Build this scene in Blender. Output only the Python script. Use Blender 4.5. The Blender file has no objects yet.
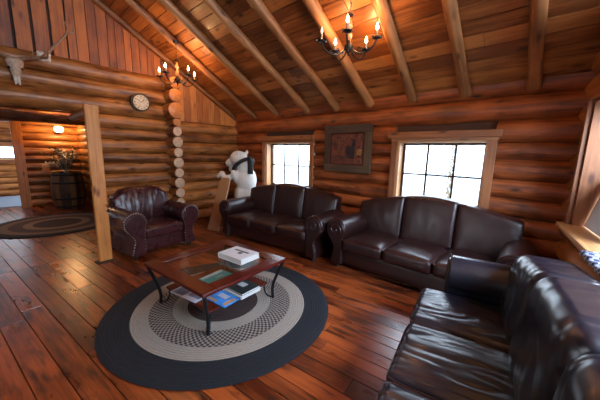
import bpy, bmesh, math, random
from mathutils import Vector, Matrix, noise
R = math.radians
random.seed(7)
scene = bpy.context.scene
COL = scene.collection

# ------------------------------------------------------------------ camera
F_PX, PITCH, ROLL, YAW = 275.834, 0.1697, 0.0236, -0.7421
CAM_H = 1.55
dxv = Vector((math.cos(YAW), math.sin(YAW), 0)); dyv = Vector((-math.sin(YAW), math.cos(YAW), 0))
cp, sp = math.cos(PITCH), math.sin(PITCH)
fwd = Vector((0, cp, -sp)); up0 = Vector((0, sp, cp)); rt0 = Vector((1, 0, 0))
rt = rt0*math.cos(ROLL) + up0*math.sin(ROLL); up = up0*math.cos(ROLL) - rt0*math.sin(ROLL)
def room(v): return Vector((v.dot(dxv), v.dot(dyv), v.z))
rt, up, fwd = room(rt), room(up), room(fwd)
cam_d = bpy.data.cameras.new('camera'); cam = bpy.data.objects.new('camera', cam_d); COL.objects.link(cam)
cam_d.sensor_width = 36; cam_d.lens = 36*F_PX/600; cam_d.clip_start = 0.05; cam_d.clip_end = 200
M = Matrix(((rt.x, up.x, -fwd.x, 0), (rt.y, up.y, -fwd.y, 0), (rt.z, up.z, -fwd.z, CAM_H), (0, 0, 0, 1)))
cam.matrix_world = M
scene.camera = cam

# ------------------------------------------------------------------ light and exposure
scene.view_settings.view_transform = 'Standard'
scene.view_settings.look = 'None'
scene.view_settings.gamma = 1
scene.view_settings.use_curve_mapping = False
scene.view_settings.exposure = -0.08
try:
    scene.cycles.use_denoising = True
    scene.cycles.max_bounces = 10; scene.cycles.diffuse_bounces = 6
    scene.cycles.sample_clamp_indirect = 6
except Exception: pass
SKY_STRENGTH = 8.0
WARM = (1.0, 0.50, 0.20)
BULB_WATT = 7.0
world = bpy.data.worlds.new('sky'); scene.world = world; world.use_nodes = True
bg = world.node_tree.nodes['Background']; bg.inputs[0].default_value = (0.70, 0.84, 1.0, 1); bg.inputs[1].default_value = SKY_STRENGTH

def area_light(name, loc, direction, sx, sy, watt, color=(0.66, 0.81, 1.0)):
    l = bpy.data.lights.new(name, 'AREA'); l.shape = 'RECTANGLE'; l.size = sx; l.size_y = sy; l.energy = watt; l.color = color
    o = bpy.data.objects.new(name, l); COL.objects.link(o); o.location = loc
    o.rotation_euler = Vector(direction).to_track_quat('-Z', 'Y').to_euler(); return o
# daylight arriving from the open sky above and outside the front and side windows
area_light('daylight_left_window', (-4.05, 5.5, 2.75), (0.0, -1, -0.75), 2.0, 1.0, 150)
area_light('daylight_right_window', (-1.2, 5.5, 2.75), (-0.05, -1, -0.75), 2.0, 1.0, 150)
area_light('daylight_side_window', (2.1, 1.7, 2.7), (-1, 0.0, -0.62), 2.6, 1.4, 620, (0.58, 0.76, 1.0))
area_light('fill_rear_window', (-2.2, -4.7, 2.4), (-0.05, 1, -0.30), 2.0, 1.4, 90, (1.0, 0.92, 0.82))  # added fill lamp, shining in through the unseen rear window
area_light('area_far_room', (-11.6, -1.2, 2.1), (0, 1, -0.5), 1.0, 0.8, 30)  # area lamp inside the far room, under its ceiling
# portals guide the sky light through the openings
for nm, lc, dr, sx_, sy_ in (('portal_left', (-4.07, 4.3, 1.28), (0, -1, 0), 1.3, 0.95), ('portal_right', (-1.18, 4.3, 1.28), (0, -1, 0), 1.15, 0.95),
                             ('portal_side', (0.72, 2.1, 1.5), (-0.99, -0.15, 0), 2.3, 1.2), ('portal_rear', (-2.4, -3.8, 1.5), (0, 1, 0), 1.8, 1.2)):
    po = area_light(nm, lc, dr, sx_, sy_, 1.0); po.data.cycles.is_portal = True

# ------------------------------------------------------------------ materials
def new_mat(name):
    m = bpy.data.materials.new(name); m.use_nodes = True
    nt = m.node_tree; b = nt.nodes['Principled BSDF']; return m, nt, b
def N(nt, t, **kw):
    n = nt.nodes.new(t)
    for k, v in kw.items():
        if k.startswith('_'): setattr(n, k[1:], v)
        else: n.inputs[k.replace('__', ' ')].default_value = v
    return n
def ramp(nt, stops):
    n = nt.nodes.new('ShaderNodeValToRGB'); e = n.color_ramp.elements
    while len(e) < len(stops): e.new(0.5)
    for i, (p, c) in enumerate(stops):
        e[i].position = p; e[i].color = (c[0], c[1], c[2], 1)
    return n
def simple(name, col, rough=0.5, metal=0.0, coat=0.0, emis=None, estr=0.0, bump=0.0, bscale=60, var=0.12):
    m, nt, b = new_mat(name)
    tc = N(nt, 'ShaderNodeTexCoord'); nz = N(nt, 'ShaderNodeTexNoise', Scale=bscale, Detail=4.0)
    nt.links.new(tc.outputs['Object'], nz.inputs['Vector'])
    rp = ramp(nt, [(0.3, tuple(c*(1-var) for c in col)), (0.7, tuple(min(1, c*(1+var)) for c in col))])
    nt.links.new(nz.outputs['Fac'], rp.inputs[0]); nt.links.new(rp.outputs[0], b.inputs['Base Color'])
    b.inputs['Roughness'].default_value = rough; b.inputs['Metallic'].default_value = metal
    b.inputs['Coat Weight'].default_value = coat
    if emis: b.inputs['Emission Color'].default_value = (*emis, 1); b.inputs['Emission Strength'].default_value = estr
    if bump:
        bp = N(nt, 'ShaderNodeBump', Strength=bump, Distance=0.01); nt.links.new(nz.outputs['Fac'], bp.inputs['Height']); nt.links.new(bp.outputs[0], b.inputs['Normal'])
    return m
def wood(name, dark, light, rough=0.35, coat=0.0, knots=True, tint=0.35, grain=(1.5, 38), bump=0.25, streak=None, spec=0.5, blotch=2.2):
    """grain runs along U of the UV map (metres); the 'tint' attribute varies board by board"""
    m, nt, b = new_mat(name); L = nt.links.new
    uv = N(nt, 'ShaderNodeUVMap'); at = N(nt, 'ShaderNodeAttribute', _attribute_name='tint')
    mp = N(nt, 'ShaderNodeMapping'); mp.inputs['Scale'].default_value = (grain[0], grain[1], 1); L(uv.outputs[0], mp.inputs[0])
    g = N(nt, 'ShaderNodeTexNoise', Scale=1.0, Detail=6.0, Roughness=0.6, Distortion=0.4); L(mp.outputs[0], g.inputs['Vector'])
    mp2 = N(nt, 'ShaderNodeMapping'); mp2.inputs['Scale'].default_value = (blotch, blotch*2.5, 1); L(uv.outputs[0], mp2.inputs[0])
    bl = N(nt, 'ShaderNodeTexNoise', Scale=1.0, Detail=3.0); L(mp2.outputs[0], bl.inputs['Vector'])
    add = N(nt, 'ShaderNodeMath', _operation='MULTIPLY_ADD'); L(g.outputs['Fac'], add.inputs[0]); add.inputs[1].default_value = 0.55
    mm = N(nt, 'ShaderNodeMath', _operation='MULTIPLY'); L(bl.outputs['Fac'], mm.inputs[0]); mm.inputs[1].default_value = 0.45; L(mm.outputs[0], add.inputs[2])
    ad2 = N(nt, 'ShaderNodeMath', _operation='MULTIPLY_ADD'); L(at.outputs['Fac'], ad2.inputs[0]); ad2.inputs[1].default_value = tint
    sb = N(nt, 'ShaderNodeMath', _operation='SUBTRACT'); L(add.outputs[0], sb.inputs[0]); sb.inputs[1].default_value = tint*0.5; L(sb.outputs[0], ad2.inputs[2])
    mid = tuple((a+c)/2 for a, c in zip(dark, light))
    rp = ramp(nt, [(0.36, dark), (0.5, mid), (0.64, light)]); L(ad2.outputs[0], rp.inputs[0])
    out = rp.outputs[0]
    if knots:
        mp3 = N(nt, 'ShaderNodeMapping'); mp3.inputs['Scale'].default_value = (2.6, 6.5, 1); L(uv.outputs[0], mp3.inputs[0])
        vo = N(nt, 'ShaderNodeTexVoronoi', Scale=1.0, Randomness=1.0); L(mp3.outputs[0], vo.inputs['Vector'])
        kr = ramp(nt, [(0.07, (0, 0, 0)), (0.13, (0.45, 0.45, 0.45)), (0.21, (1, 1, 1))]); L(vo.outputs['Distance'], kr.inputs[0])
        mx = N(nt, 'ShaderNodeMix', _data_type='RGBA', _blend_type='MIX')
        L(kr.outputs[0], mx.inputs['Factor']); mx.inputs['A'].default_value = (dark[0]*0.45, dark[1]*0.35, dark[2]*0.3, 1); L(out, mx.inputs['B']); out = mx.outputs['Result']
    if streak:
        mp4 = N(nt, 'ShaderNodeMapping'); mp4.inputs['Scale'].default_value = (3.0, 14, 1); L(uv.outputs[0], mp4.inputs[0])
        s = N(nt, 'ShaderNodeTexNoise', Scale=1.0, Detail=5.0); L(mp4.outputs[0], s.inputs['Vector'])
        sr = ramp(nt, [(0.52, (0, 0, 0)), (0.66, (0.85, 0.85, 0.85))]); L(s.outputs['Fac'], sr.inputs[0])
        mx = N(nt, 'ShaderNodeMix', _data_type='RGBA'); L(sr.outputs[0], mx.inputs['Factor']); L(out, mx.inputs['A']); mx.inputs['B'].default_value = (*streak, 1); out = mx.outputs['Result']
    L(out, b.inputs['Base Color'])
    rr = N(nt, 'ShaderNodeMapRange'); rr.inputs['To Min'].default_value = rough-0.08; rr.inputs['To Max'].default_value = rough+0.15; L(bl.outputs['Fac'], rr.inputs['Value']); L(rr.outputs[0], b.inputs['Roughness'])
    b.inputs['Coat Weight'].default_value = coat; b.inputs['Coat Roughness'].default_value = 0.2; b.inputs['Specular IOR Level'].default_value = spec
    bp = N(nt, 'ShaderNodeBump', Strength=bump, Distance=0.006); L(add.outputs[0], bp.inputs['Height']); L(bp.outputs[0], b.inputs['Normal'])
    return m
def leather(name, col, rough=0.3, bump=0.25, scale=9.0):
    m, nt, b = new_mat(name); L = nt.links.new
    tc = N(nt, 'ShaderNodeTexCoord')
    n1 = N(nt, 'ShaderNodeTexNoise', Scale=scale, Detail=5.0, Roughness=0.55, Distortion=0.8); L(tc.outputs['Object'], n1.inputs['Vector'])
    n2 = N(nt, 'ShaderNodeTexVoronoi', Scale=260.0); L(tc.outputs['Object'], n2.inputs['Vector'])
    rp = ramp(nt, [(0.3, tuple(c*0.88 for c in col)), (0.75, tuple(c*1.15 for c in col))]); L(n1.outputs['Fac'], rp.inputs[0]); L(rp.outputs[0], b.inputs['Base Color'])
    rr = N(nt, 'ShaderNodeMapRange'); rr.inputs['To Min'].default_value = rough-0.06; rr.inputs['To Max'].default_value = rough+0.12; L(n1.outputs['Fac'], rr.inputs['Value']); L(rr.outputs[0], b.inputs['Roughness'])
    b1 = N(nt, 'ShaderNodeBump', Strength=bump, Distance=0.03); L(n1.outputs['Fac'], b1.inputs['Height'])
    b2 = N(nt, 'ShaderNodeBump', Strength=0.12, Distance=0.001); L(n2.outputs['Distance'], b2.inputs['Height']); L(b1.outputs[0], b2.inputs['Normal']); L(b2.outputs[0], b.inputs['Normal'])
    b.inputs['Specular IOR Level'].default_value = 0.6
    return m
def glass_mat(name, tint=(1, 1, 1), refl=0.10):
    m, nt, b = new_mat(name); L = nt.links.new
    nt.nodes.remove(b); out = nt.nodes['Material Output']
    tr = N(nt, 'ShaderNodeBsdfTransparent'); tr.inputs[0].default_value = (*tint, 1)
    gl = N(nt, 'ShaderNodeBsdfGlossy', Roughness=0.03); fr = N(nt, 'ShaderNodeLayerWeight', Blend=0.5)
    pw = N(nt, 'ShaderNodeMath', _operation='POWER'); L(fr.outputs['Facing'], pw.inputs[0]); pw.inputs[1].default_value = 5
    ma = N(nt, 'ShaderNodeMath', _operation='MULTIPLY_ADD'); L(pw.outputs[0], ma.inputs[0]); ma.inputs[1].default_value = 0.9; ma.inputs[2].default_value = refl*0.4
    mx = N(nt, 'ShaderNodeMixShader'); L(ma.outputs[0], mx.inputs[0]); L(tr.outputs[0], mx.inputs[1]); L(gl.outputs[0], mx.inputs[2]); L(mx.outputs[0], out.inputs[0])
    return m
MAT = {}
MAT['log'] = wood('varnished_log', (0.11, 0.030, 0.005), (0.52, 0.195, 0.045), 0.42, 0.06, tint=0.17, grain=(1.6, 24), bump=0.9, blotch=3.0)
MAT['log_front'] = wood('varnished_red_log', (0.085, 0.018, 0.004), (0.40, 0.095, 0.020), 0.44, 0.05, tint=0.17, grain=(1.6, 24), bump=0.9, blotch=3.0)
MAT['log_dark'] = wood('shaded_chink', (0.03, 0.010, 0.004), (0.06, 0.022, 0.008), 0.8, knots=False)
MAT['rafter'] = wood('peeled_rafter', (0.13, 0.044, 0.012), (0.42, 0.165, 0.048), 0.5, 0.1, tint=0.25, grain=(1.0, 20), bump=0.5)
MAT['ceil'] = wood('pine_ceiling_board', (0.17, 0.048, 0.010), (0.50, 0.185, 0.045), 0.45, 0.1, tint=0.30)
MAT['gable'] = wood('pine_gable_board', (0.14, 0.028, 0.002), (0.42, 0.105, 0.009), 0.55, 0.0, tint=0.22)
MAT['panel'] = wood('light_pine_panel', (0.30, 0.085, 0.014), (0.60, 0.22, 0.045), 0.45, 0.1, tint=0.3)
MAT['floor'] = wood('old_floor_board', (0.085, 0.014, 0.004), (0.42, 0.090, 0.020), 0.27, 0.25, tint=0.30, grain=(2.0, 42), bump=0.5, streak=(0.035, 0.012, 0.007), knots=False)
MAT['post'] = wood('orange_pine_post', (0.44, 0.135, 0.025), (0.78, 0.32, 0.075), 0.4, 0.1, tint=0.2)
MAT['trim'] = wood('pine_window_trim', (0.17, 0.055, 0.017), (0.34, 0.125, 0.042), 0.45, 0.1, tint=0.25)
MAT['sill'] = wood('pale_pine_sill', (0.45, 0.22, 0.08), (0.68, 0.40, 0.18), 0.35, 0.2, tint=0.2)
MAT['barn'] = wood('weathered_barn_board', (0.045, 0.026, 0.013), (0.11, 0.065, 0.034), 0.8, tint=0.3, knots=False, grain=(1.5, 50))
MAT['barrel'] = wood('aged_barrel_stave', (0.05, 0.02, 0.007), (0.20, 0.085, 0.028), 0.6, tint=0.5, knots=False)
MAT['cherry'] = wood('cherry_table_wood', (0.050, 0.005, 0.004), (0.115, 0.012, 0.008), 0.14, 0.7, knots=False, tint=0.2, grain=(1.5, 40), bump=0.05)
MAT['plankb'] = wood('tan_board_wood', (0.36, 0.18, 0.08), (0.52, 0.29, 0.14), 0.5, tint=0.1, knots=False)
MAT['endgrain'] = simple('log_end_grain', (0.58, 0.38, 0.24), 0.55, bump=0.2, bscale=30, var=0.25)
MAT['leather'] = leather('brown_leather', (0.018, 0.0045, 0.004), 0.33, 0.06)
MAT['leather_red'] = leather('burgundy_leather', (0.042, 0.009, 0.011), 0.26, 0.05)
MAT['leather_sky'] = leather('sky_tinted_worn_leather', (0.006, 0.006, 0.012), 0.29, 0.0, 7)  # blue of the reflected sky is put into this base colour
MAT['leather_sky'].node_tree.nodes['Principled BSDF'].inputs['Specular IOR Level'].default_value = 0.9
MAT['piping'] = simple('leather_piping', (0.05, 0.02, 0.018), 0.3)
MAT['nail'] = simple('pewter_nailhead', (0.55, 0.5, 0.48), 0.3, 1.0)
MAT['iron'] = simple('black_iron', (0.012, 0.012, 0.014), 0.35, 0.4, bump=0.1)
MAT['bronze'] = simple('dark_bronze', (0.05, 0.028, 0.015), 0.4, 0.8)
MAT['turned'] = simple('turned_amber_wood', (0.42, 0.16, 0.045), 0.3, coat=0.4)
MAT['candle'] = simple('ivory_candle_sleeve', (0.30, 0.20, 0.11), 0.5)
MAT['bulb'] = simple('lit_flame_bulb', (1, 0.8, 0.5), 0.3, emis=(1.0, 0.66, 0.30), estr=38)
MAT['bulb_dim'] = simple('dim_flame_bulb', (0.9, 0.6, 0.45), 0.2, emis=(1.0, 0.55, 0.32), estr=1.0)
MAT['foot'] = simple('dark_turned_foot', (0.02, 0.01, 0.006), 0.4)
MAT['glass'] = glass_mat('window_glass')
MAT['tglass'] = glass_mat('table_glass', (0.93, 0.97, 0.95))
MAT['white'] = simple('white_cover', (0.72, 0.73, 0.75), 0.35, var=0.04)
MAT['paper'] = simple('paper_edges', (0.62, 0.60, 0.55), 0.7, var=0.08, bscale=200)
MAT['bear'] = simple('white_bear_fur', (0.66, 0.63, 0.58), 0.9, bump=0.8, bscale=70, var=0.12)
MAT['black'] = simple('black_cloth', (0.012, 0.014, 0.014), 0.8)
MAT['bone'] = simple('weathered_bone', (0.40, 0.27, 0.18), 0.7, bump=0.3, bscale=30, var=0.3)
MAT['antler'] = simple('brown_antler', (0.26, 0.13, 0.065), 0.6, bump=0.3, bscale=40, var=0.3)
MAT['pale'] = simple('pale_bone', (0.55, 0.47, 0.38), 0.7, bump=0.3, bscale=30, var=0.25)
MAT['snow'] = simple('snow', (0.85, 0.88, 0.92), 0.8, var=0.03)
MAT['glare_pale'] = simple('glare_pale_needles', (0.62, 0.66, 0.66), 0.9, var=0.1)  # needles coloured pale to imitate the overexposed view outside
MAT['leaf'] = simple('dark_leaf', (0.05, 0.075, 0.025), 0.6, var=0.4)
MAT['dried'] = simple('dried_stalk', (0.16, 0.12, 0.07), 0.8, var=0.4)

# ------------------------------------------------------------------ mesh builder
class MB:
    def __init__(s): s.v = []; s.f = []; s.uv = []; s.t = []
    def add(s, vs, fs, uvs=None, tint=0.5):
        o = len(s.v); s.v += [tuple(p) for p in vs]
        for i, f in enumerate(fs):
            s.f.append(tuple(o+k for k in f)); s.uv.append(uvs[i] if uvs else [(0, 0)]*len(f)); s.t.append(tint)
    def box(s, c, size, M=None, tint=None, axis=None):
        """axis-aligned box (transformed by M); UV grain runs along the longest axis"""
        hx, hy, hz = size[0]/2, size[1]/2, size[2]/2
        cs = [Vector((x*hx, y*hy, z*hz)) for x in (-1, 1) for y in (-1, 1) for z in (-1, 1)]
        fs = [(0, 1, 3, 2), (4, 6, 7, 5), (0, 4, 5, 1), (2, 3, 7, 6), (0, 2, 6, 4), (1, 5, 7, 3)]
        a = axis if axis is not None else max(range(3), key=lambda i: size[i]); o1, o2 = [i for i in range(3) if i != a]
        ru, rv = random.uniform(0, 40), random.uniform(0, 40); uvs = []
        for f in fs:
            n = (cs[f[1]]-cs[f[0]]).cross(cs[f[2]]-cs[f[1]])
            na = max(range(3), key=lambda i: abs(n[i]))
            if na == a: uvs.append([(ru+cs[k][o1], rv+cs[k][o2]) for k in f])
            else:
                ot = o2 if na == o1 else o1
                uvs.append([(ru+cs[k][a], rv+cs[k][ot]+0.3*na) for k in f])
        C = Vector(c); P = [(M @ p if M else p)+C for p in cs]
        s.add(P, fs, uvs, random.random() if tint is None else tint)
    def tube(s, path, rad, n=10, caps=True, wob=0.0, tint=None, squash=None):
        """swept tube with a radius per point; UV u along, v around"""
        P = [Vector(p) for p in path]; rs = rad if hasattr(rad, '__len__') else [rad]*len(P)
        ru, rv = random.uniform(0, 40), random.uniform(0, 40); sd = random.uniform(0, 100)
        T = [(P[min(i+1, len(P)-1)]-P[max(i-1, 0)]).normalized() for i in range(len(P))]
        ref = Vector((0, 0, 1)) if abs(T[0].z) < 0.9 else Vector((1, 0, 0))
        nrm = (ref - T[0]*ref.dot(T[0])).normalized(); vs = []; L = [0]
        for i, p in enumerate(P):
            if i: L.append(L[-1]+(p-P[i-1]).length)
            nrm = (nrm - T[i]*nrm.dot(T[i])).normalized(); b = T[i].cross(nrm)
            for k in range(n):
                a = 2*math.pi*k/n; r = rs[i]
                if wob: r *= 1+wob*noise.noise(Vector((math.cos(a)*0.8, math.sin(a)*0.8, L[-1]*1.3+sd)))
                vs.append(p+(nrm*math.cos(a)+b*math.sin(a)*(squash or 1))*r)
        fs = []; uvs = []
        for i in range(len(P)-1):
            for k in range(n):
                k2 = (k+1) % n; fs.append((i*n+k, i*n+k2, (i+1)*n+k2, (i+1)*n+k))
                c = 2*math.pi*max(rs[i], 0.01)/n
                uvs.append([(ru+L[i], rv+k*c), (ru+L[i], rv+(k+1)*c), (ru+L[i+1], rv+(k+1)*c), (ru+L[i+1], rv+k*c)])
        if caps:
            fs.append(tuple(range(n-1, -1, -1))); uvs.append([(ru+0.1*math.cos(6.283*k/n), rv+0.1*math.sin(6.283*k/n)) for k in range(n-1, -1, -1)])
            o = (len(P)-1)*n; fs.append(tuple(o+k for k in range(n))); uvs.append([(ru+0.1*math.cos(6.283*k/n), rv+0.1*math.sin(6.283*k/n)) for k in range(n)])
        s.add(vs, fs, uvs, random.random() if tint is None else tint)
    def lathe(s, prof, c=(0, 0, 0), n=20, M=None, tint=0.5):
        """prof: list of (r, z)"""
        C = Vector(c); vs = []
        for r, z in prof:
            for k in range(n):
                a = 2*math.pi*k/n; p = Vector((r*math.cos(a), r*math.sin(a), z)); vs.append((M @ p if M else p)+C)
        fs = []; uvs = []
        for i in range(len(prof)-1):
            for k in range(n):
                k2 = (k+1) % n; fs.append((i*n+k, i*n+k2, (i+1)*n+k2, (i+1)*n+k)); uvs.append([(prof[i][1], k*.1), (prof[i][1], k*.1+.1), (prof[i+1][1], k*.1+.1), (prof[i+1][1], k*.1)])
        if prof[0][0] > 1e-4: fs.append(tuple(range(n-1, -1, -1))); uvs.append([(0, 0)]*n)
        if prof[-1][0] > 1e-4: o = (len(prof)-1)*n; fs.append(tuple(o+k for k in range(n))); uvs.append([(0, 0)]*n)
        s.add(vs, fs, uvs, tint)
    def ball(s, c, r, n=10, M=None, sc=(1, 1, 1)):
        prof = [(max(1e-5, math.sin(math.pi*i/(n//2+2)))*r, -math.cos(math.pi*i/(n//2+2))*r) for i in range(n//2+3)]
        S = Matrix.Diagonal(Vector(sc)); MM = (M @ S) if M else S
        s.lathe(prof, c, n, MM)
    def prism(s, outline, y0, y1, fn=None, rings=2):
        """closed xz outline extruded along y"""
        n = len(outline); vs = []
        for j in range(rings):
            y = y0+(y1-y0)*j/(rings-1)
            for x, z in outline:
                p = Vector((x, y, z)); vs.append(fn(p, j/(rings-1)) if fn else p)
        fs = [(j*n+k, (j+1)*n+k, (j+1)*n+(k+1) % n, j*n+(k+1) % n) for j in range(rings-1) for k in range(n)]
        fs.append(tuple(range(n))); o = (rings-1)*n; fs.append(tuple(o+k for k in range(n-1, -1, -1)))
        s.add(vs, fs)
    def puffy(s, half, r, n=14, disp=None, c=(0, 0, 0)):
        """rounded box; disp(p, normal) -> new point"""
        H = Vector(half); idx = {}; vs = []; fs = []; C = Vector(c)
        ns = [max(4, int(n*h/max(H)))+2 for h in H]
        def pt(key, p):
            if key in idx: return idx[key]
            q = Vector((p[0]*H[0], p[1]*H[1], p[2]*H[2])); cl = Vector([max(-(H[i]-r), min(H[i]-r, q[i])) for i in range(3)])
            d = q-cl; nn = d.normalized() if d.length > 1e-9 else q.normalized(); w = cl+nn*r
            if disp: w = disp(w, nn)
            idx[key] = len(vs); vs.append(w+C); return idx[key]
        def g(i, m):
            t = -1+2*i/m; return math.copysign(abs(math.sin(t*math.pi/2))**0.9, t) if False else t
        for a in range(3):
            b, cc = (a+1) % 3, (a+2) % 3
            for sgn in (-1, 1):
                for i in range(ns[b]):
                    for j in range(ns[cc]):
                        q = []
                        for di, dj in ((0, 0), (1, 0), (1, 1), (0, 1)):
                            p = [0, 0, 0]; k = [0, 0, 0]
                            p[a] = sgn; k[a] = 0 if sgn < 0 else ns[a]
                            p[b] = g(i+di, ns[b]); k[b] = i+di; p[cc] = g(j+dj, ns[cc]); k[cc] = j+dj
                            q.append(pt(tuple(k), p))
                        fs.append(tuple(q) if sgn > 0 else tuple(q[::-1]))
        s.add(vs, fs)
    def build(s, name, mat, parent=None, smooth=True, angle=40, bevel=0, sub=0, loc=None):
        me = bpy.data.meshes.new(name); me.from_pydata(s.v, [], s.f); 
        uvl = me.uv_layers.new(name='UVMap'); at = me.attributes.new('tint', 'FLOAT', 'FACE')
        buf = [c for u in s.uv for p in u for c in p]; uvl.data.foreach_set('uv', buf); at.data.foreach_set('value', s.t)
        me.materials.append(MAT[mat] if isinstance(mat, str) else mat)
        if smooth:
            me.polygons.foreach_set('use_smooth', [True]*len(me.polygons)); me.update()
            try: me.set_sharp_from_angle(angle=R(angle))
            except Exception: pass
        me.update()
        o = bpy.data.objects.new(name, me); COL.objects.link(o)
        if parent: o.parent = parent
        if loc is not None: o.location = loc
        if bevel: m = o.modifiers.new('edge', 'BEVEL'); m.width = bevel; m.segments = 2; m.limit_method = 'ANGLE'; m.angle_limit = R(40)
        if sub: m = o.modifiers.new('smooth', 'SUBSURF'); m.levels = sub; m.render_levels = sub
        return o
def tag(o, label, cat, group=None):
    o['label'] = label; o['category'] = cat
    if group: o['group'] = group
    return o
def thing(name, label, cat, loc=(0, 0, 0), rz=0.0, group=None):
    o = bpy.data.objects.new(name, None); COL.objects.link(o); o.location = loc; o.rotation_euler = (0, 0, rz); o.empty_display_size = 0.1
    return tag(o, label, cat, group)
def struct(o, label=None):
    o['kind'] = 'structure'
    if label: o['label'] = label
    return o
def catmull(pts, k=6, closed=False):
    P = [Vector(p) for p in pts]; n = len(P); out = []
    rng = range(n if closed else n-1)
    for i in rng:
        p0 = P[(i-1) % n] if closed or i > 0 else P[0]; p1 = P[i]; p2 = P[(i+1) % n]; p3 = P[(i+2) % n] if closed or i+2 < n else P[-1]
        for j in range(k):
            t = j/k; out.append(0.5*((2*p1)+(-p0+p2)*t+(2*p0-5*p1+4*p2-p3)*t*t+(-p0+3*p1-3*p2+p3)*t**3))
    if not closed: out.append(P[-1])
    return out

# ------------------------------------------------------------------ room shell
CEIL_Z, CEIL_Y, SLOPE = 2.36+0.16, 3.75, 0.6            # underside of the ceiling boards
RIDGE_Y = 0.15
def ceil_z(y):
    y = y if y > RIDGE_Y else 2*RIDGE_Y-y
    return CEIL_Z+SLOPE*(CEIL_Y-y)

def log_course(mb, A, B, z, r, cuts, n=18):
    """one horizontal log from A to B at height z, cut where openings lie (distances along)"""
    A = Vector((A[0], A[1], z)); B = Vector((B[0], B[1], z)); L = (B-A).length; d = (B-A)/L
    seg = [(0.0, L)]
    for c0, c1 in cuts:
        ns = []
        for a, b in seg:
            if c1 <= a or c0 >= b: ns.append((a, b))
            else:
                if c0 > a: ns.append((a, c0))
                if c1 < b: ns.append((c1, b))
        seg = ns
    tn = random.random(); r0 = r*random.uniform(0.97, 1.04); r1 = r*random.uniform(0.97, 1.04)
    if random.random() < 0.5: r0, r1 = r1, r0
    for a, b in seg:
        m = max(2, int((b-a)/0.25)+1)
        pts = [A+d*(a+(b-a)*i/(m-1)) for i in range(m)]
        rs = [r0+(r1-r0)*((a+(b-a)*i/(m-1))/L) for i in range(m)]
        mb.tube(pts, rs, n, wob=0.13, tint=tn)
def log_wall(name, A, B, courses, cuts, mat='log', backing=True, label=None):
    mb = MB(); z = 0.0; ends = []
    for h in courses:
        zc = z+h/2
        cs = [(c[0], c[1]) for c in cuts if c[2] < zc+h*0.3 and c[3] > zc-h*0.3]
        log_course(mb, A, B, zc, h*0.55, cs); ends.append((zc, h)); z += h
    o = struct(mb.build(name, mat, angle=60), label)
    if backing:                                          # chinking core between the logs
        bk = MB(); Av = Vector((*A, 0)); Bv = Vector((*B, 0)); d = (Bv-Av).normalized(); Lw = (Bv-Av).length
        rot = Matrix.Rotation(math.atan2(d.y, d.x), 3, 'Z')
        xs = sorted({0, Lw, *[min(max(c, 0), Lw) for q in cuts for c in q[:2]]})
        for a, b in zip(xs, xs[1:]):
            zs = [(0, z)]
            for c in cuts:
                if c[0] <= a+1e-6 and c[1] >= b-1e-6:
                    nz = []
                    for p, q in zs:
                        if c[2] > p: nz.append((p, min(q, c[2])))
                        if c[3] < q: nz.append((max(p, c[3]), q))
                    zs = nz
            for p, q in zs:
                if q-p > 0.01:
                    m = Av+d*(a+b)/2; bk.box((m.x, m.y, (p+q)/2), (b-a, 0.10, q-p), rot)
        bk.build('chinking', 'log_dark', o, smooth=False)
    return o, ends

LX = -5.92                                               # centre line of the left wall logs
WY = 4.12                                                # centre line of the window wall logs
RA = Vector((0.19, 4.30)); RDIR = Vector((0.148, -0.989)).normalized(); RLEN = 7.9   # right wall line
RB = RA+RDIR*RLEN

# floor boards: rows running along the room at 7.5 degrees
fl = MB(); rot = Matrix.Rotation(R(7.5), 3, 'Z'); y = -6.0; sx = -4.80
while y < 6.2:
    w = random.choice((0.115, 0.135, 0.15, 0.165))
    for x0, x1 in ((-13.5, sx), (sx, 3.2)):
        x = x0-random.uniform(0, 2.2)
        while x < x1:
            ln = random.uniform(1.6, 3.6); a = max(x, x0); b = min(x+ln, x1)
            if b-a > 0.05:
                cpt = rot @ Vector(((a+b)/2, y+w/2, 0))
                if -13.4 < cpt.x < 2.4 and -4.6 < cpt.y < 5.4:
                    fl.box((cpt.x, cpt.y, -0.02+random.uniform(-0.0012, 0.0012)), (b-a-0.005, w-0.005, 0.04), rot, axis=0)
            x += ln
    y += w
floor = struct(fl.build('floor', 'floor', smooth=False, bevel=0.003), 'old reddish brown wide-board floor')
sub = MB(); sub.box((-5.6, 0.4, -0.06), (16.5, 10.5, 0.03)); sub.build('subfloor', 'log_dark', floor, smooth=False)

# window wall (behind the two sofas)
courses_front = [0.22, 0.20, 0.235, 0.205, 0.22, 0.21, 0.235, 0.195, 0.25, 0.27, 0.27]             # top at about 2.51
WIN1 = (-4.72, -3.42, 0.80, 1.76); WIN2 = (-1.75, -0.62, 0.80, 1.76)
x0w = -6.15
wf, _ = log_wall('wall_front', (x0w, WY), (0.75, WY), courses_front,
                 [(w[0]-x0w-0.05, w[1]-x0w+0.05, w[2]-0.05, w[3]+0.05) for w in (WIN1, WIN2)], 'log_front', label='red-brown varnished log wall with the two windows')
# left wall: opening towards the far room, tall logs beside it, lower logs in the corner
OPEN0, OPEN1 = -1.6, 1.12
lw, _ = log_wall('wall_left', (LX, -4.0), (LX, 4.3), [0.235, 0.20, 0.225, 0.195, 0.24, 0.20, 0.185, 0.23, 0.20, 0.22], [(OPEN0+4.0, OPEN1+4.0, -1, 2.14)], 'log', label='golden log wall with the clock and the wide opening')
up_ = MB(); z = 2.13
for h in (0.275, 0.265, 0.25):
    log_course(up_, (LX+0.02, -4.0), (LX+0.02, 2.62), z+h/2, h*0.54, []); z += h
up_.build('upper_logs', 'log', lw, angle=60)
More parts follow.
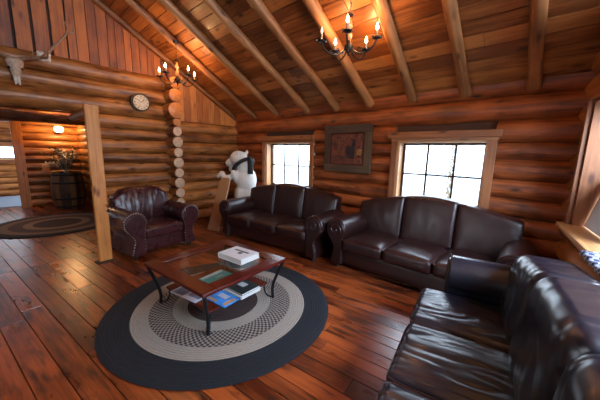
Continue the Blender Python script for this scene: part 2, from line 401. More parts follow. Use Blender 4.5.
# ends of the cross logs: a column of round cut faces
zc = 0.106
col = [0.2]*10+[0.15, 0.30, 0.25, 0.2]
zz = 0.0
for i, h in enumerate(col):
    r = h*0.5*random.uniform(0.9, 1.06)
    e = MB(); e.tube([(LX-0.2, 2.42, zz+h/2), (LX+0.30, 2.42, zz+h/2), (LX+0.42+random.uniform(-.02, .02), 2.42, zz+h/2)], r, 16, wob=0.06, caps=True)
    o = e.build('log_end', 'log', lw); zz += h
    c = MB(); c.lathe([(r*0.97, 0), (r*0.9, 0.006), (0.001, 0.008)], (LX+0.435, 2.42, zz-h/2), 16, Matrix.Rotation(R(90), 3, 'Y')); c.build('cut_face', 'endgrain' if zz < 2.1 else 'panel', o)
# gable boards above the logs
gb = MB(); y = -3.9; gaps = (0.42, 0.62)
while y < 2.60:
    w = random.choice((0.11, 0.13, 0.15)); zt = min(ceil_z(y), ceil_z(y+w))+0.10
    if 0.02 < y < 0.9: w = 0.2
    g = 0.035 if 0.02 < y < 0.75 else 0.006
    gb.box((LX+0.04, y+w/2, (2.88+zt)/2), (0.03, w-g, zt-2.88)); y += w
gbo = gb.build('gable_board', 'gable', lw, smooth=False, bevel=0.003)
gbk = MB(); y = -3.9
while y < 4.2:
    zt = ceil_z(y+0.1)+0.02; zl = 1.95 if y > 1.3 else 2.2; gbk.box((LX-0.02, y+0.1, (zl+zt)/2), (0.05, 0.2, zt-zl)); y += 0.2
gbk.build('gable_backing', 'log_dark', lw, smooth=False)
gp = MB(); y = 2.60
while y < 4.1:
    w = 0.14; zt = min(ceil_z(y), ceil_z(y+w))+0.08
    if zt > 2.16: gp.box((LX+0.06, y+w/2, (2.14+zt)/2), (0.03, w-0.004, zt-2.14))
    y += w
gp.build('corner_panel', 'panel', lw, smooth=False, bevel=0.002)
rk = MB()
for ya, yb in ((RIDGE_Y, 4.0),):
    rk.tube([(LX+0.10, ya, ceil_z(ya)-0.05), (LX+0.10, yb, ceil_z(yb)-0.05)], 0.055, 10, wob=0.05)
rk.build('rake_trim', 'rafter', lw)

# right wall (turned a little, big window behind the near sofa)
RW0, RW1 = 0.68, 3.35                                    # distances along the wall
rwall, _ = log_wall('wall_right', RA, RB, [0.235]*12, [(RW0-0.04, RW1+0.04, 0.84, 2.12)], 'log', label='log wall with the side window behind the near sofa')
# wall behind the camera
bw, _ = log_wall('wall_back', (-6.1, -3.6), (1.6, -3.6), [0.235]*11, [(2.8, 4.6, 0.9, 2.1)], 'log', label='log wall behind the viewer')

# ceiling boards and rafters
cb = MB()
def slope_boards(mb, sgn):
    ang = math.atan(SLOPE); s = -0.55; Lr = (CEIL_Y-RIDGE_Y)/math.cos(ang)
    while s < Lr:
        w = 0.165
        yc = CEIL_Y-(s+w/2)*math.cos(ang); zcn = CEIL_Z+(s+w/2)*math.sin(ang)
        if sgn < 0: yc = 2*RIDGE_Y-yc
        rt_ = Matrix.Rotation(-ang*sgn, 3, 'X'); x = -6.3-random.uniform(0, 2)
        while x < 1.9:
            ln = random.uniform(3.0, 5.5); a = max(x, -6.3); b = min(x+ln, 1.9)
            if b-a > 0.1: mb.box(((a+b)/2, yc, zcn+0.012), (b-a-0.003, w-0.007, 0.02), rt_, axis=0)
            x += ln
        s += w
slope_boards(cb, 1); slope_boards(cb, -1)
ceiling = struct(cb.build('ceiling', 'ceil', smooth=False, bevel=0.003), 'sloping knotty pine board ceiling')
cbk = MB()
for sgn in (1, -1):
    ang = math.atan(SLOPE); Lr = (CEIL_Y-RIDGE_Y)/math.cos(ang)+0.6; yc = CEIL_Y-(Lr/2-0.6)*math.cos(ang); zc_ = CEIL_Z+(Lr/2-0.6)*math.sin(ang)
    if sgn < 0: yc = 2*RIDGE_Y-yc
    cbk.box((-2.2, yc, zc_+0.05), (8.4, Lr, 0.03), Matrix.Rotation(-ang*sgn, 3, 'X'))
cbk.build('roof_deck', 'log_dark', ceiling, smooth=False)
# rafters: fitted positions along the room (x at the eave, x at mid height)
RX = [(-5.07, -5.03), (-4.32, -4.33), (-3.50, -3.60), (-2.86, -2.92), (-2.23, -2.21), (-1.57, -1.46), (-0.93, -0.89), (-0.29, -0.26)]
for xe, xm in RX:
    mb = MB(); k = (xm-xe)/2.2
    def rp(y): return (xe+k*(3.9-y), y, ceil_z(y)-0.070)
    mb.tube([rp(3.98-0.33*i) for i in range(12)]+[rp(RIDGE_Y)], [0.066*random.uniform(0.88, 1.12) for i in range(13)], 14, wob=0.16)
    mb.build('rafter', 'rafter', ceiling, angle=60)
    m2 = MB(); m2.tube([(xe, 2*RIDGE_Y-(3.98-0.33*i), ceil_z(3.98-0.33*i)-0.085) for i in range(12)], 0.085, 10, wob=0.1); m2.build('rafter', 'rafter', ceiling, angle=60)

# ------------------------------------------------------------------ windows
def window(name, origin, ang, w, z0, z1, cols, rows, depth=0.24, trim=0.09, trim_mat='trim', label=None, glass_y=0.03, inner=-0.13, sash='bronze'):
    """local x along wall, local -y into the room, origin at the opening's start on the wall centre line"""
    root = bpy.data.objects.new(name, None); COL.objects.link(root); root.location = (origin[0], origin[1], 0); root.rotation_euler = (0, 0, ang); struct(root, label)
    fr = MB(); t = 0.035
    fr.box((t/2, 0, (z0+z1)/2), (t, depth, z1-z0)); fr.box((w-t/2, 0, (z0+z1)/2), (t, depth, z1-z0))
    fr.box((w/2, 0, z1-t/2), (w-2*t, depth, t)); fr.box((w/2, 0, z0+t/2), (w-2*t, depth, t))
    fr.build('window_frame', 'sill' if sash == 'bronze' else 'trim', root, smooth=False, bevel=0.003)
    tr = MB(); yo = inner-0.012
    tr.box((-trim/2+0.01, yo, (z0+z1)/2), (trim, 0.03, z1-z0)); tr.box((w+trim/2-0.01, yo, (z0+z1)/2), (trim, 0.03, z1-z0))
    tr.box((w/2, yo, z1+trim/2-0.01), (w+2*trim, 0.035, trim)); tr.box((w/2, yo, z0-trim/2+0.01), (w+2*trim, 0.035, trim))
    tr.build('window_trim', trim_mat, root, smooth=False, bevel=0.004)
    sa = MB(); s = 0.03
    sa.box((t+s/2, glass_y, (z0+z1)/2), (s, 0.035, z1-z0-2*t)); sa.box((w-t-s/2, glass_y, (z0+z1)/2), (s, 0.035, z1-z0-2*t))
    sa.box((w/2, glass_y, z1-t-s/2), (w-2*t-2*s, 0.035, s)); sa.box((w/2, glass_y, z0+t+s/2), (w-2*t-2*s, 0.035, s))
    for i in range(1, cols): sa.box((t+(w-2*t)*i/cols, glass_y, (z0+z1)/2), (0.026, 0.02, z1-z0-2*t-2*s))
    for j in range(1, rows): sa.box((w/2, glass_y, z0+(z1-z0)*j/rows), (w-2*t-2*s, 0.02, 0.024))
    sa.build('window_sash', sash, root, smooth=False)
    gl = MB(); gl.box((w/2, glass_y+0.012, (z0+z1)/2), (w-2*t, 0.004, z1-z0-2*t)); gl.build('window_glass', 'glass', root, smooth=False)
    return root
window('window_1', (WIN1[0], WY), 0, WIN1[1]-WIN1[0], WIN1[2], WIN1[3], 3, 2, label='bright six-pane window behind the far sofa')
window('window_2', (WIN2[0], WY), 0, WIN2[1]-WIN2[0], WIN2[2], WIN2[3], 3, 2, label='bright six-pane window behind the three-seat sofa')
angR = math.atan2(RDIR.y, RDIR.x)
o3 = RA+RDIR*RW0
w3 = window('window_3', (o3.x, o3.y), angR, RW1-RW0, 0.90, 2.08, 3, 1, label='side window behind the near sofa', trim=0.07, inner=-0.13, glass_y=0.095, sash='trim')
# wide sill of the side window
sl = MB(); sl.box((1.42, -0.11, 0.925), (3.0, 0.20, 0.035)); sl.build('window_sill', 'sill', w3, smooth=False, bevel=0.006)
window('window_rear_fill', (-3.3, -3.6), 0, 1.8, 0.9, 2.1, 3, 1, label='unseen window behind the viewer, added for fill light')  # out of view, put in so fill light reaches the room
window_cut = None
# lintel boards over the two front windows
for nm, (a, b, z) in {'trim_1': (-4.93, -3.33, 1.835), 'trim_2': (-1.88, -0.50, 1.83)}.items():
    t_ = MB(); t_.box(((a+b)/2, WY-0.165, z), (b-a, 0.05, 0.085)); struct(t_.build(nm, 'trim', smooth=False, bevel=0.006))

# ------------------------------------------------------------------ far room beyond the opening
FX = -10.0
fw, _ = log_wall('wall_far', (FX, 0.42), (FX, 1.75), [0.19]*12, [], 'log', label='dim log wall of the far room with the wall lamp')
fs_, _ = log_wall('wall_passage', (FX-0.1, 1.66), (LX-0.15, 1.66), [0.19]*12, [], 'log', label='log side wall of the far room')
fe, _ = log_wall('wall_end', (-12.6, -4.0), (-12.6, 2.0), [0.19]*12, [(3.5, 4.55, 1.12, 1.58)], 'log', label='pale log wall of the room beyond')
window('window_5', (-12.6, 0.55), R(-90), 1.05, 1.12, 1.58, 1, 1, label='small bright window far off in the room beyond', inner=0.13, glass_y=0.0)
fc = MB()
for i in range(48): fc.box((-9.3, -4.0+0.125*i, 2.42), (6.7, 0.12, 0.02), axis=0)
fco = struct(fc.build('ceiling_far_room', 'ceil', smooth=False))
for x_ in (-7.2, -8.6, -9.9, -11.3):
    b_ = MB(); b_.tube([(x_, -4.0, 2.30 if x_ != -8.6 else 2.17), (x_, 1.55, 2.30 if x_ != -8.6 else 2.17)], 0.10, 14, wob=0.06); b_.build('ceiling_beam', 'log', fco)
fh = MB(); fh.box((FX, -1.8, 2.30), (0.2, 4.4, 0.28)); fh.build('header', 'log', fw, smooth=False, bevel=0.01)
p_ = MB(); p_.box((FX+0.18, 0.37, 1.08), (0.12, 0.19, 2.16)); tag(p_.build('door_post', 'post', smooth=False, bevel=0.008), 'narrow orange wooden post at the far doorway, left of the barrel', 'post')
# walls closing the far rooms
fb, _ = log_wall('wall_rear_passage', (-12.6, -4.0), (LX, -4.0), [0.19]*12, [], 'log')

# pale blue mat on the floor of the room beyond
mt = MB(); mt.puffy((1.1, 1.4, 0.008), 0.006, 10); tag(mt.build('floor_mat', simple('blue_grey_mat', (0.22, 0.27, 0.33), 0.7), loc=(-11.2, -0.75, 0.010)), 'pale blue-grey mat on the floor beyond the far doorway', 'mat')

# ------------------------------------------------------------------ post of the opening
pt = thing('wooden_post', 'tall orange pine post standing by the armchair, holding the opening', 'post', (-4.42, 0.865, 0), R(7.5))
b_ = MB(); b_.box((0, 0, 1.045), (0.06, 0.155, 2.09), tint=0.6); b_.build('post', 'post', pt, smooth=False, bevel=0.012)
b_ = MB(); b_.tube([(-0.02, 0, 2.02), (-0.7, 0.10, 2.02), (-1.36, 0.20, 2.02)], 0.055, 12, wob=0.05); b_.build('tie_beam', 'log', pt)
b_ = MB(); b_.box((0.0, -0.02, 0.012), (0.12, 0.19, 0.024)); b_.build('base_shim', 'barn', pt, smooth=False)
b_ = MB(); b_.tube(catmull([(0.035, 0.05, 0.80), (0.08, 0.05, 0.79), (0.095, 0.05, 0.73), (0.07, 0.05, 0.70), (0.055, 0.05, 0.73)], 4), 0.006, 6); b_.build('hook', 'iron', pt)

# ------------------------------------------------------------------ rugs
def rug_mat(name, stops, coils=42):
    m, nt, b = new_mat(name); L = nt.links.new
    tc = N(nt, 'ShaderNodeTexCoord'); sep = N(nt, 'ShaderNodeSeparateXYZ'); L(tc.outputs['Object'], sep.inputs[0])
    cx = N(nt, 'ShaderNodeCombineXYZ'); L(sep.outputs[0], cx.inputs[0]); L(sep.outputs[1], cx.inputs[1])
    ln = N(nt, 'ShaderNodeVectorMath', _operation='LENGTH'); L(cx.outputs[0], ln.inputs[0])
    rp = ramp(nt, [(p, c) for p, c in stops]); rp.color_ramp.interpolation = 'CONSTANT'; L(ln.outputs['Value'], rp.inputs[0])
    # coils of braid
    cm = N(nt, 'ShaderNodeMath', _operation='MULTIPLY'); L(ln.outputs['Value'], cm.inputs[0]); cm.inputs[1].default_value = coils*math.pi
    sn = N(nt, 'ShaderNodeMath', _operation='SINE'); L(cm.outputs[0], sn.inputs[0]); ab = N(nt, 'ShaderNodeMath', _operation='ABSOLUTE'); L(sn.outputs[0], ab.inputs[0])
    at = N(nt, 'ShaderNodeMath', _operation='ARCTAN2'); L(sep.outputs[1], at.inputs[0]); L(sep.outputs[0], at.inputs[1])
    am = N(nt, 'ShaderNodeMath', _operation='MULTIPLY'); L(at.outputs[0], am.inputs[0]); am.inputs[1].default_value = 90
    s2 = N(nt, 'ShaderNodeMath', _operation='ADD'); L(am.outputs[0], s2.inputs[0]); cm2 = N(nt, 'ShaderNodeMath', _operation='MULTIPLY'); L(cm.outputs[0], cm2.inputs[0]); cm2.inputs[1].default_value = 1.0; L(cm2.outputs[0], s2.inputs[1])
    s4 = N(nt, 'ShaderNodeMath', _operation='SINE'); L(am.outputs[0], s4.inputs[0]); s3 = N(nt, 'ShaderNodeMath', _operation='MULTIPLY'); L(s4.outputs[0], s3.inputs[0]); L(sn.outputs[0], s3.inputs[1])
    # two-tone braid only between two radii
    g1 = N(nt, 'ShaderNodeMath', _operation='GREATER_THAN'); L(ln.outputs['Value'], g1.inputs[0]); g1.inputs[1].default_value = BR0
    g2 = N(nt, 'ShaderNodeMath', _operation='LESS_THAN'); L(ln.outputs['Value'], g2.inputs[0]); g2.inputs[1].default_value = BR1
    g3 = N(nt, 'ShaderNodeMath', _operation='GREATER_THAN'); L(s3.outputs[0], g3.inputs[0]); g3.inputs[1].default_value = 0.0
    p1 = N(nt, 'ShaderNodeMath', _operation='MULTIPLY'); L(g1.outputs[0], p1.inputs[0]); L(g2.outputs[0], p1.inputs[1])
    p2 = N(nt, 'ShaderNodeMath', _operation='MULTIPLY'); L(p1.outputs[0], p2.inputs[0]); L(g3.outputs[0], p2.inputs[1])
    mx = N(nt, 'ShaderNodeMix', _data_type='RGBA'); L(p2.outputs[0], mx.inputs['Factor']); L(rp.outputs[0], mx.inputs['A']); mx.inputs['B'].default_value = BRC
    nz = N(nt, 'ShaderNodeTexNoise', Scale=90.0, Detail=3.0); L(tc.outputs['Object'], nz.inputs['Vector'])
    mr = N(nt, 'ShaderNodeMapRange'); mr.inputs['To Min'].default_value = 0.7; mr.inputs['To Max'].default_value = 1.3; L(nz.outputs['Fac'], mr.inputs['Value'])
    m2 = N(nt, 'ShaderNodeVectorMath', _operation='SCALE'); L(mx.outputs['Result'], m2.inputs[0]); L(mr.outputs[0], m2.inputs['Scale'])
    L(m2.outputs[0], b.inputs['Base Color']); b.inputs['Roughness'].default_value = 0.85
    bp = N(nt, 'ShaderNodeBump', Strength=0.9, Distance=0.006); L(ab.outputs[0], bp.inputs['Height']); L(bp.outputs[0], b.inputs['Normal'])
    return m
def rug(loc, r, mat, label):
    mb = MB(); n = 72; coils = 14
    prof = [(r-0.004, 0.0), (r, 0.006), (r-0.006, 0.012)]+[(r*(1-i/coils), 0.0135) for i in range(1, coils)]+[(0.001, 0.0135)]
    mb.lathe(prof, n=n); o = mb.build('braided_rug', mat, angle=60, loc=(loc[0], loc[1], 0.001)); return tag(o, label, 'rug')
TAN = (0.33, 0.28, 0.235)
BR0, BR1, BRC = 0.478, 0.682, (0.30, 0.25, 0.21, 1)
rug((-2.345, 1.425), 1.08, rug_mat('braided_rug_wool', [(0, (0.040, 0.018, 0.016)), (0.345, TAN), (0.478, (0.030, 0.022, 0.026)), (0.682, TAN), (0.830, (0.007, 0.009, 0.014))]),
    'round charcoal and tan braided rug under the coffee table')
BR0, BR1 = 5, 6
rug((-7.38, 0.70), 1.04, rug_mat('braided_rug_brown', [(0, (0.06, 0.025, 0.012)), (0.38, (0.34, 0.19, 0.10)), (0.52, (0.10, 0.05, 0.03)), (0.72, (0.26, 0.14, 0.08)), (0.87, (0.012, 0.009, 0.008))]),
    'round brown and black braided rug beyond the opening, near the barrel')

# ------------------------------------------------------------------ sofas
def wrinkle(p, amp, sx=6.0, sy=2.0, sz=3.0, seed=0.0):
    w = noise.noise(Vector((p.x*3+seed, p.y*3, p.z*3)))*0.35
    a = noise.noise(Vector((p.x*sx+seed+w, p.y*sy+seed*0.3+w, p.z*sz+w)))
    b = noise.noise(Vector((p.x*sx*2.1+seed+9, p.y*sy*2.3+w*2, p.z*sz*2.0+3)))
    return amp*((1-min(1, abs(a)*3.2))*-0.9+b*0.35+a*0.5)
def arm_profile(s=1.0, h=0.63, r=0.15):
    """outline in (x, z); x = 0 is the inner face, +x is outside"""
    cx, cz = r-0.035, h-r
    pts = [(0.0, 0.07), (0.0, 0.25), (-0.005, cz-r*0.75)]
    for a in range(205, -62, -17): pts.append((cx+r*math.cos(R(a)), cz+r*math.sin(R(a))))
    pts += [(cx+0.035, cz-r-0.045), (cx+0.02, cz-r-0.11), (cx+0.045, 0.18), (cx+0.065, 0.07)]
    return [(x*s, z) for x, z in pts]
PROTO = {}
def build_sofa(name, label, loc, rz, W, D, n, mat, hump=(0.86, 1.0), wr=0.004, seat_h=0.455, arm_h=0.64, back_t=0.20, lean=0.16, arm_set=0.06, puffs=0.0, nails=True, group=None, res=16, seat_wr=None):
    root = thing(name, label, 'sofa' if n > 1 else 'armchair', (loc[0], loc[1], 0), rz, group)
    aw = 0.20; inner = W-2*aw; yf, yb = -D/2, D/2; sw = inner/n
    bs = MB(); bs.puffy((inner/2+0.02, (D-0.12)/2, 0.115), 0.03, 12, c=(0, 0.03, 0.185)); bs.build('base', mat, root)
    for fx in (-W/2+0.09, W/2-0.09):
        for fy in (yf+0.11, yb-0.09):
            ft = MB(); ft.lathe([(0.022, 0), (0.035, 0.02), (0.04, 0.05), (0.03, 0.075), (0.045, 0.085)], (fx, fy, 0), 12); ft.build('foot', 'foot', root)
    # seat cushions
    for i in range(n):
        cx = -inner/2+sw*(i+0.5); hd = (D-0.27)/2; sd = random.uniform(0, 50); hx = sw/2-0.003
        def dsp(p, nn, cx=cx, sd=sd, hd=hd, hx=hx):
            q = p.copy(); u, v = p.x/hx, p.y/hd
            if nn.z > 0.1: q.z += 0.030*(1-u*u)*(1-v*v)
            q.z -= 0.012*(abs(u)**6) * (1 if nn.z > 0.1 else 0)
            q += nn*wrinkle(Vector((p.x, p.y, p.z)), seat_wr if seat_wr is not None else wr, *( (13.0, 3.0, 3.0) if seat_wr else (6, 3, 3)), seed=sd)
            return q
        sc = MB(); sc.puffy((hx, hd, 0.085), 0.045, res, dsp, c=(cx, yf+0.015+hd, seat_h-0.085-0.01)); co = sc.build('seat_cushion', mat, root, angle=80)
        pp = MB(); hh = Vector((hx-0.004, hd-0.006)); rr_ = 0.04
        path = [(cx+sx_*(hh.x-rr_)+rr_*math.cos(a), yf+0.015+hd+sy_*(hh.y-rr_)+rr_*math.sin(a), seat_h-0.040) for sx_, sy_, a0 in ((1, -1, -90), (1, 1, 0), (-1, 1, 90), (-1, -1, 180)) for a in (R(a0), R(a0+45), R(a0+90))]
        path.append(path[0]); pp.tube(path, 0.0055, 6, caps=False); pp.build('piping', 'piping', co)
    # back
    z0b, z1b = hump
    def top(x):
        u = abs(x/(bwid/2)); return z0b+(z1b-z0b)*(0.5+0.5*math.cos(math.pi*min(1, u**(1 if n > 1 else 2.2)))) - 0.05*u**8
    bwid = W-0.16; bw1 = bwid/n
    bk = MB(); m = 28; vs = []; xs = [-bwid/2+0.01+(bwid-0.02)*i/m for i in range(m+1)]
    outl = [(x, 0.10) for x in (xs[0], xs[-1])]+[(x, top(x)-0.02) for x in reversed(xs)]
    outl = outl[::-1]
    def lf(p, t): return Vector((p.x, p.y+max(0, p.z-0.4)*lean, p.z))
    bk.prism(outl, yb-0.15, yb-0.02-lean*0.5, lf, 3); bk.build('back_frame', mat, root, bevel=0.02, angle=50)
    zb = seat_h-0.05
    for i in range(n):
        cx = -bwid/2+bw1*(i+0.5); sd = random.uniform(0, 50); hx = bw1/2-0.001; hz = 0.25
        def dsp(p, nn, cx=cx, sd=sd, hx=hx):
            u, w = p.x/hx, (p.z/hz+1)/2; X = cx+p.x; tz = top(X)+0.012
            q = Vector((p.x, p.y, zb+(tz-zb)*w))
            bulge = (1-u**4)*(0.55+0.45*math.sin(math.pi*w*(2 if puffs else 1))**2 if puffs else math.sin(math.pi*min(1, w*0.95+0.03)))
            if nn.y < 0.3: q.y -= ((0.045 if n == 1 else 0.022)+puffs)*bulge
            q += Vector((nn.x, nn.y, nn.z))*wrinkle(Vector((X+(0.7*q.z if puffs else 0), 0, q.z)), wr, *( (6.0, 1, 2.2) if puffs else ((15, 1, 3) if n == 1 else (9, 1, 3))), seed=sd)
            q.y += (q.z-0.4)*lean
            return q
        bc = MB(); bc.puffy((hx, back_t/2, hz), 0.07 if puffs else (0.05 if n == 1 else 0.022), res, dsp, c=(cx, yb-0.10-back_t/2, 0)); bc.build('back_cushion', mat, root, angle=80)
    # rolled arms
    prof = [tuple(p)[:2] for p in catmull([(x, z, 0) for x, z in arm_profile(h=arm_h)], 3, False)]
    for sgn in (-1, 1):
        ix = sgn*(inner/2)
        def af(p, t, sgn=sgn, ix=ix):
            k = 1.0-0.0*t; return Vector((ix+sgn*p.x*k, p.y, p.z))
        ol = prof if sgn < 0 else prof[::-1]
        a = MB(); a.prism(ol, yf+arm_set, yb-0.16, af, 6); ao = a.build('arm', mat, root, angle=45, bevel=0.012)
        fp = MB(); c2 = [(0.07+(x-0.07)*0.90, 0.08+(z-0.08)*0.965) for x, z in ol]; fp.prism(c2, yf+arm_set-0.018, yf+arm_set+0.01, af, 2); fo = fp.build('front_panel', mat, ao, angle=45, bevel=0.008)
        sp_ = MB(); spi = [(ix+sgn*(0.115+(0.100-0.007*k)*math.cos(R(200-34*k))), yf+arm_set-0.020, arm_h-0.15+(0.100-0.007*k)*math.sin(R(200-34*k))) for k in range(13)]; sp_.tube(spi, 0.006, 6); sp_.build('scroll_piping', 'piping', ao)
        if nails:
            pv = None
            for q in catmull([(x, z, 0) for x, z in arm_profile(h=arm_h)], 8):
                x, z = 0.07+(q.x-0.07)*0.97, 0.08+(q.y-0.08)*0.985
                if z < 0.1: continue
                if pv is None or math.hypot(x-pv[0], z-pv[1]) > 0.030:
                    pv = (x, z); P = (ix+sgn*x, yf+arm_set-0.004, z)
                    if 'nail' not in PROTO:
                        nl = MB(); nl.ball((0, 0, 0), 0.010, 6, sc=(1, 0.6, 1)); PROTO['nail'] = nl.build('nailhead', 'nail', ao, loc=P)
                    else:
                        nc = PROTO['nail'].copy(); COL.objects.link(nc); nc.parent = ao; nc.location = P
    return root
build_sofa('sofa', 'dark brown camelback sofa in front of the left window, beside the white bear', (-3.40, 3.20), R(7), 2.08, 0.95, 3, 'leather', hump=(0.88, 0.99), arm_h=0.68, nails=False, group='rolled arm leather sofas', res=14)
build_sofa('sofa', 'dark brown three-seat camelback sofa in front of the right-hand six-pane window', (-1.13, 3.44), R(1.5), 2.10, 0.95, 3, 'leather', hump=(0.89, 1.02), arm_h=0.69, nails=False, group='rolled arm leather sofas', res=14)
build_sofa('armchair', 'burgundy leather armchair with nailhead rolled arms against the log wall under the clock', (-4.60, 1.54), R(98), 1.02, 0.88, 1, 'leather_red', hump=(0.84, 0.95), wr=0.012, res=44, arm_h=0.69, seat_wr=0.003, arm_set=0.02)
thC = -79.6
cC = Vector((-0.10, 1.58))
build_sofa('sofa', 'near sky-tinted dark wrinkled leather sofa under the side window', cC, R(thC), 2.14, 0.95, 3, 'leather_sky', hump=(0.88, 0.95), wr=0.008, seat_h=0.47, arm_h=0.73, back_t=0.29, puffs=0.012, nails=False, group='rolled arm leather sofas', res=80, seat_wr=0.007, arm_set=0.20)

# ------------------------------------------------------------------ coffee table
TC = Vector((-2.412, 1.404)); TA = math.atan2(0.98-0.88, 1.0)
ct = thing('coffee_table', 'square cherry wood coffee table with glass top and black iron legs on the rug', 'table', (TC.x, TC.y, 0.0145), TA)
TH, TW = 0.437, 0.50
fw_ = 0.135
t_ = MB()
for sgn in (-1, 1):
    t_.box((0, sgn*(TW-fw_/2), TH-0.016), (2*TW, fw_, 0.032), tint=0.4); t_.box((sgn*(TW-fw_/2), 0, TH-0.016), (fw_, 2*TW-2*fw_, 0.032), tint=0.6)
t_.build('top_frame', 'cherry', ct, smooth=False, bevel=0.006)
g_ = MB(); g_.box((0, 0, TH-0.008), (2*TW-2*fw_-0.002, 2*TW-2*fw_-0.002, 0.008)); g_.build('glass_top', 'tglass', ct, smooth=False)
ap = MB()
for sgn in (-1, 1):
    ap.box((0, sgn*(TW-0.06), TH-0.045), (2*TW-0.14, 0.016, 0.028)); ap.box((sgn*(TW-0.06), 0, TH-0.045), (0.016, 2*TW-0.14, 0.028))
ap.build('apron', 'cherry', ct, smooth=False)
SH = 0.36
s_ = MB(); s_.box((0, 0, 0.165), (2*SH, 2*SH, 0.024), tint=0.5); s_.build('lower_shelf', 'cherry', ct, smooth=False, bevel=0.005)
for sx_ in (-1, 1):
    for sy_ in (-1, 1):
        l_ = MB(); d = Vector((sx_, sy_, 0)).normalized()
        pr = [(0.672, TH-0.03), (0.655, 0.36), (0.615, 0.27), (0.580, 0.18), (0.562, 0.09), (0.568, 0.012)]
        pth = catmull([(d.x*r, d.y*r, z) for r, z in pr], 6); l_.tube(pth, [0.018-0.004*i/len(pth) for i in range(len(pth))], 10)
        l_.tube(catmull([(d.x*r, d.y*r, z) for r, z in ((0.566, 0.018), (0.54, 0.012), (0.505, 0.03), (0.48, 0.08), (0.475, 0.13), (0.49, 0.158))], 5), 0.009, 8)
        l_.lathe([(0.018, 0), (0.02, 0.006), (0.012, 0.014)], (d.x*0.567, d.y*0.567, 0), 10)
        l_.build('leg', 'iron', ct)
def pos_t(x, y): return Vector((TC.x, TC.y)) + Vector((x*math.cos(TA)-y*math.sin(TA), x*math.sin(TA)+y*math.cos(TA)))
def book(name, label, c, z, rz, w, d, h, mat, cat='book', art=None, page='paper'):
    root = thing(name, label, cat, (c[0], c[1], z), rz)
    p = MB(); p.box((0.003, 0, h/2), (w-0.010, d-0.010, h-0.006)); p.build('pages', page, root, smooth=False)
    cv = MB(); cv.box((0, 0, 0.0015), (w, d, 0.003)); cv.box((0, 0, h-0.0015), (w, d, 0.003)); cv.box((-w/2+0.0015, 0, h/2), (0.003, d, h-0.006)); cv.build('cover', mat, root, smooth=False)
    if art:
        for nm, x, y, sx_, sy_, mm in art:
            a = MB(); a.box((x, y, h+0.0006), (sx_, sy_, 0.0012)); a.build(nm, mm, root, smooth=False)
    return root
def cmat(n, c, r=0.3, **k): return simple(n, c, r, **k)
teal = cmat('teal_print', (0.02, 0.40, 0.40)); blue = cmat('blue_print', (0.03, 0.24, 0.75), var=0.5, bscale=12); sand = cmat('sand_print', (0.50, 0.28, 0.14), var=0.4, bscale=20)
slate = cmat('slate_print', (0.10, 0.13, 0.20), var=0.6, bscale=14); lav = cmat('pale_lilac_print', (0.46, 0.47, 0.56)); blackc = cmat('black_print', (0.018, 0.026, 0.030)); grey = cmat('grey_ink', (0.10, 0.10, 0.12), 0.5); silver = cmat('silver_label', (0.45, 0.5, 0.52))
topz = 0.0145+TH+0.001; shz = 0.0145+0.177+0.001
zt_ = 0.4525
bk = book('thick_book', 'thick white soft-cover book lying on the table glass', (-2.318, 1.60), topz, R(8), 0.34, 0.26, 0.055, 'white', art=[('title_mark', 0.0, 0.045, 0.20, 0.030, grey), ('cover_emblem', 0.02, 0.0, 0.05, 0.045, grey)])
book('magazine', 'teal and white magazine on the shelf, seen through the glass', (-2.56, 1.48), shz, R(100), 0.30, 0.215, 0.008, teal, 'magazine', art=[('white_band', 0.0, 0.078, 0.28, 0.05, 'white'), ('title_mark', 0.02, -0.02, 0.10, 0.03, lav)])
book('magazine', 'pale magazine with grey photographs at the left end of the shelf', (-2.42, 1.10), shz, R(12), 0.36, 0.155, 0.008, lav, 'magazine', art=[('photograph', -0.085, 0.0, 0.15, 0.125, slate), ('photograph', 0.09, 0.015, 0.15, 0.085, slate)])
book('brochure', 'bright blue brochure with sandy landscape at the near corner of the shelf', (-2.12, 1.28), shz, R(8), 0.27, 0.19, 0.007, blue, 'brochure', art=[('sandy_photograph', 0.10, -0.01, 0.045, 0.13, sand), ('sandy_photograph', -0.06, -0.07, 0.12, 0.03, sand), ('sky_photograph', -0.02, 0.03, 0.12, 0.06, lav)])
book('white_book', 'white hardback book under the black binder on the shelf', (-2.125, 1.50), shz, R(5), 0.27, 0.25, 0.028, 'white')
book('black_binder', 'black binder with silver label on top of the white book', (-2.125, 1.505), shz+0.029, R(5), 0.25, 0.23, 0.018, blackc, 'binder', art=[('silver_label', -0.02, 0.02, 0.09, 0.07, silver)])

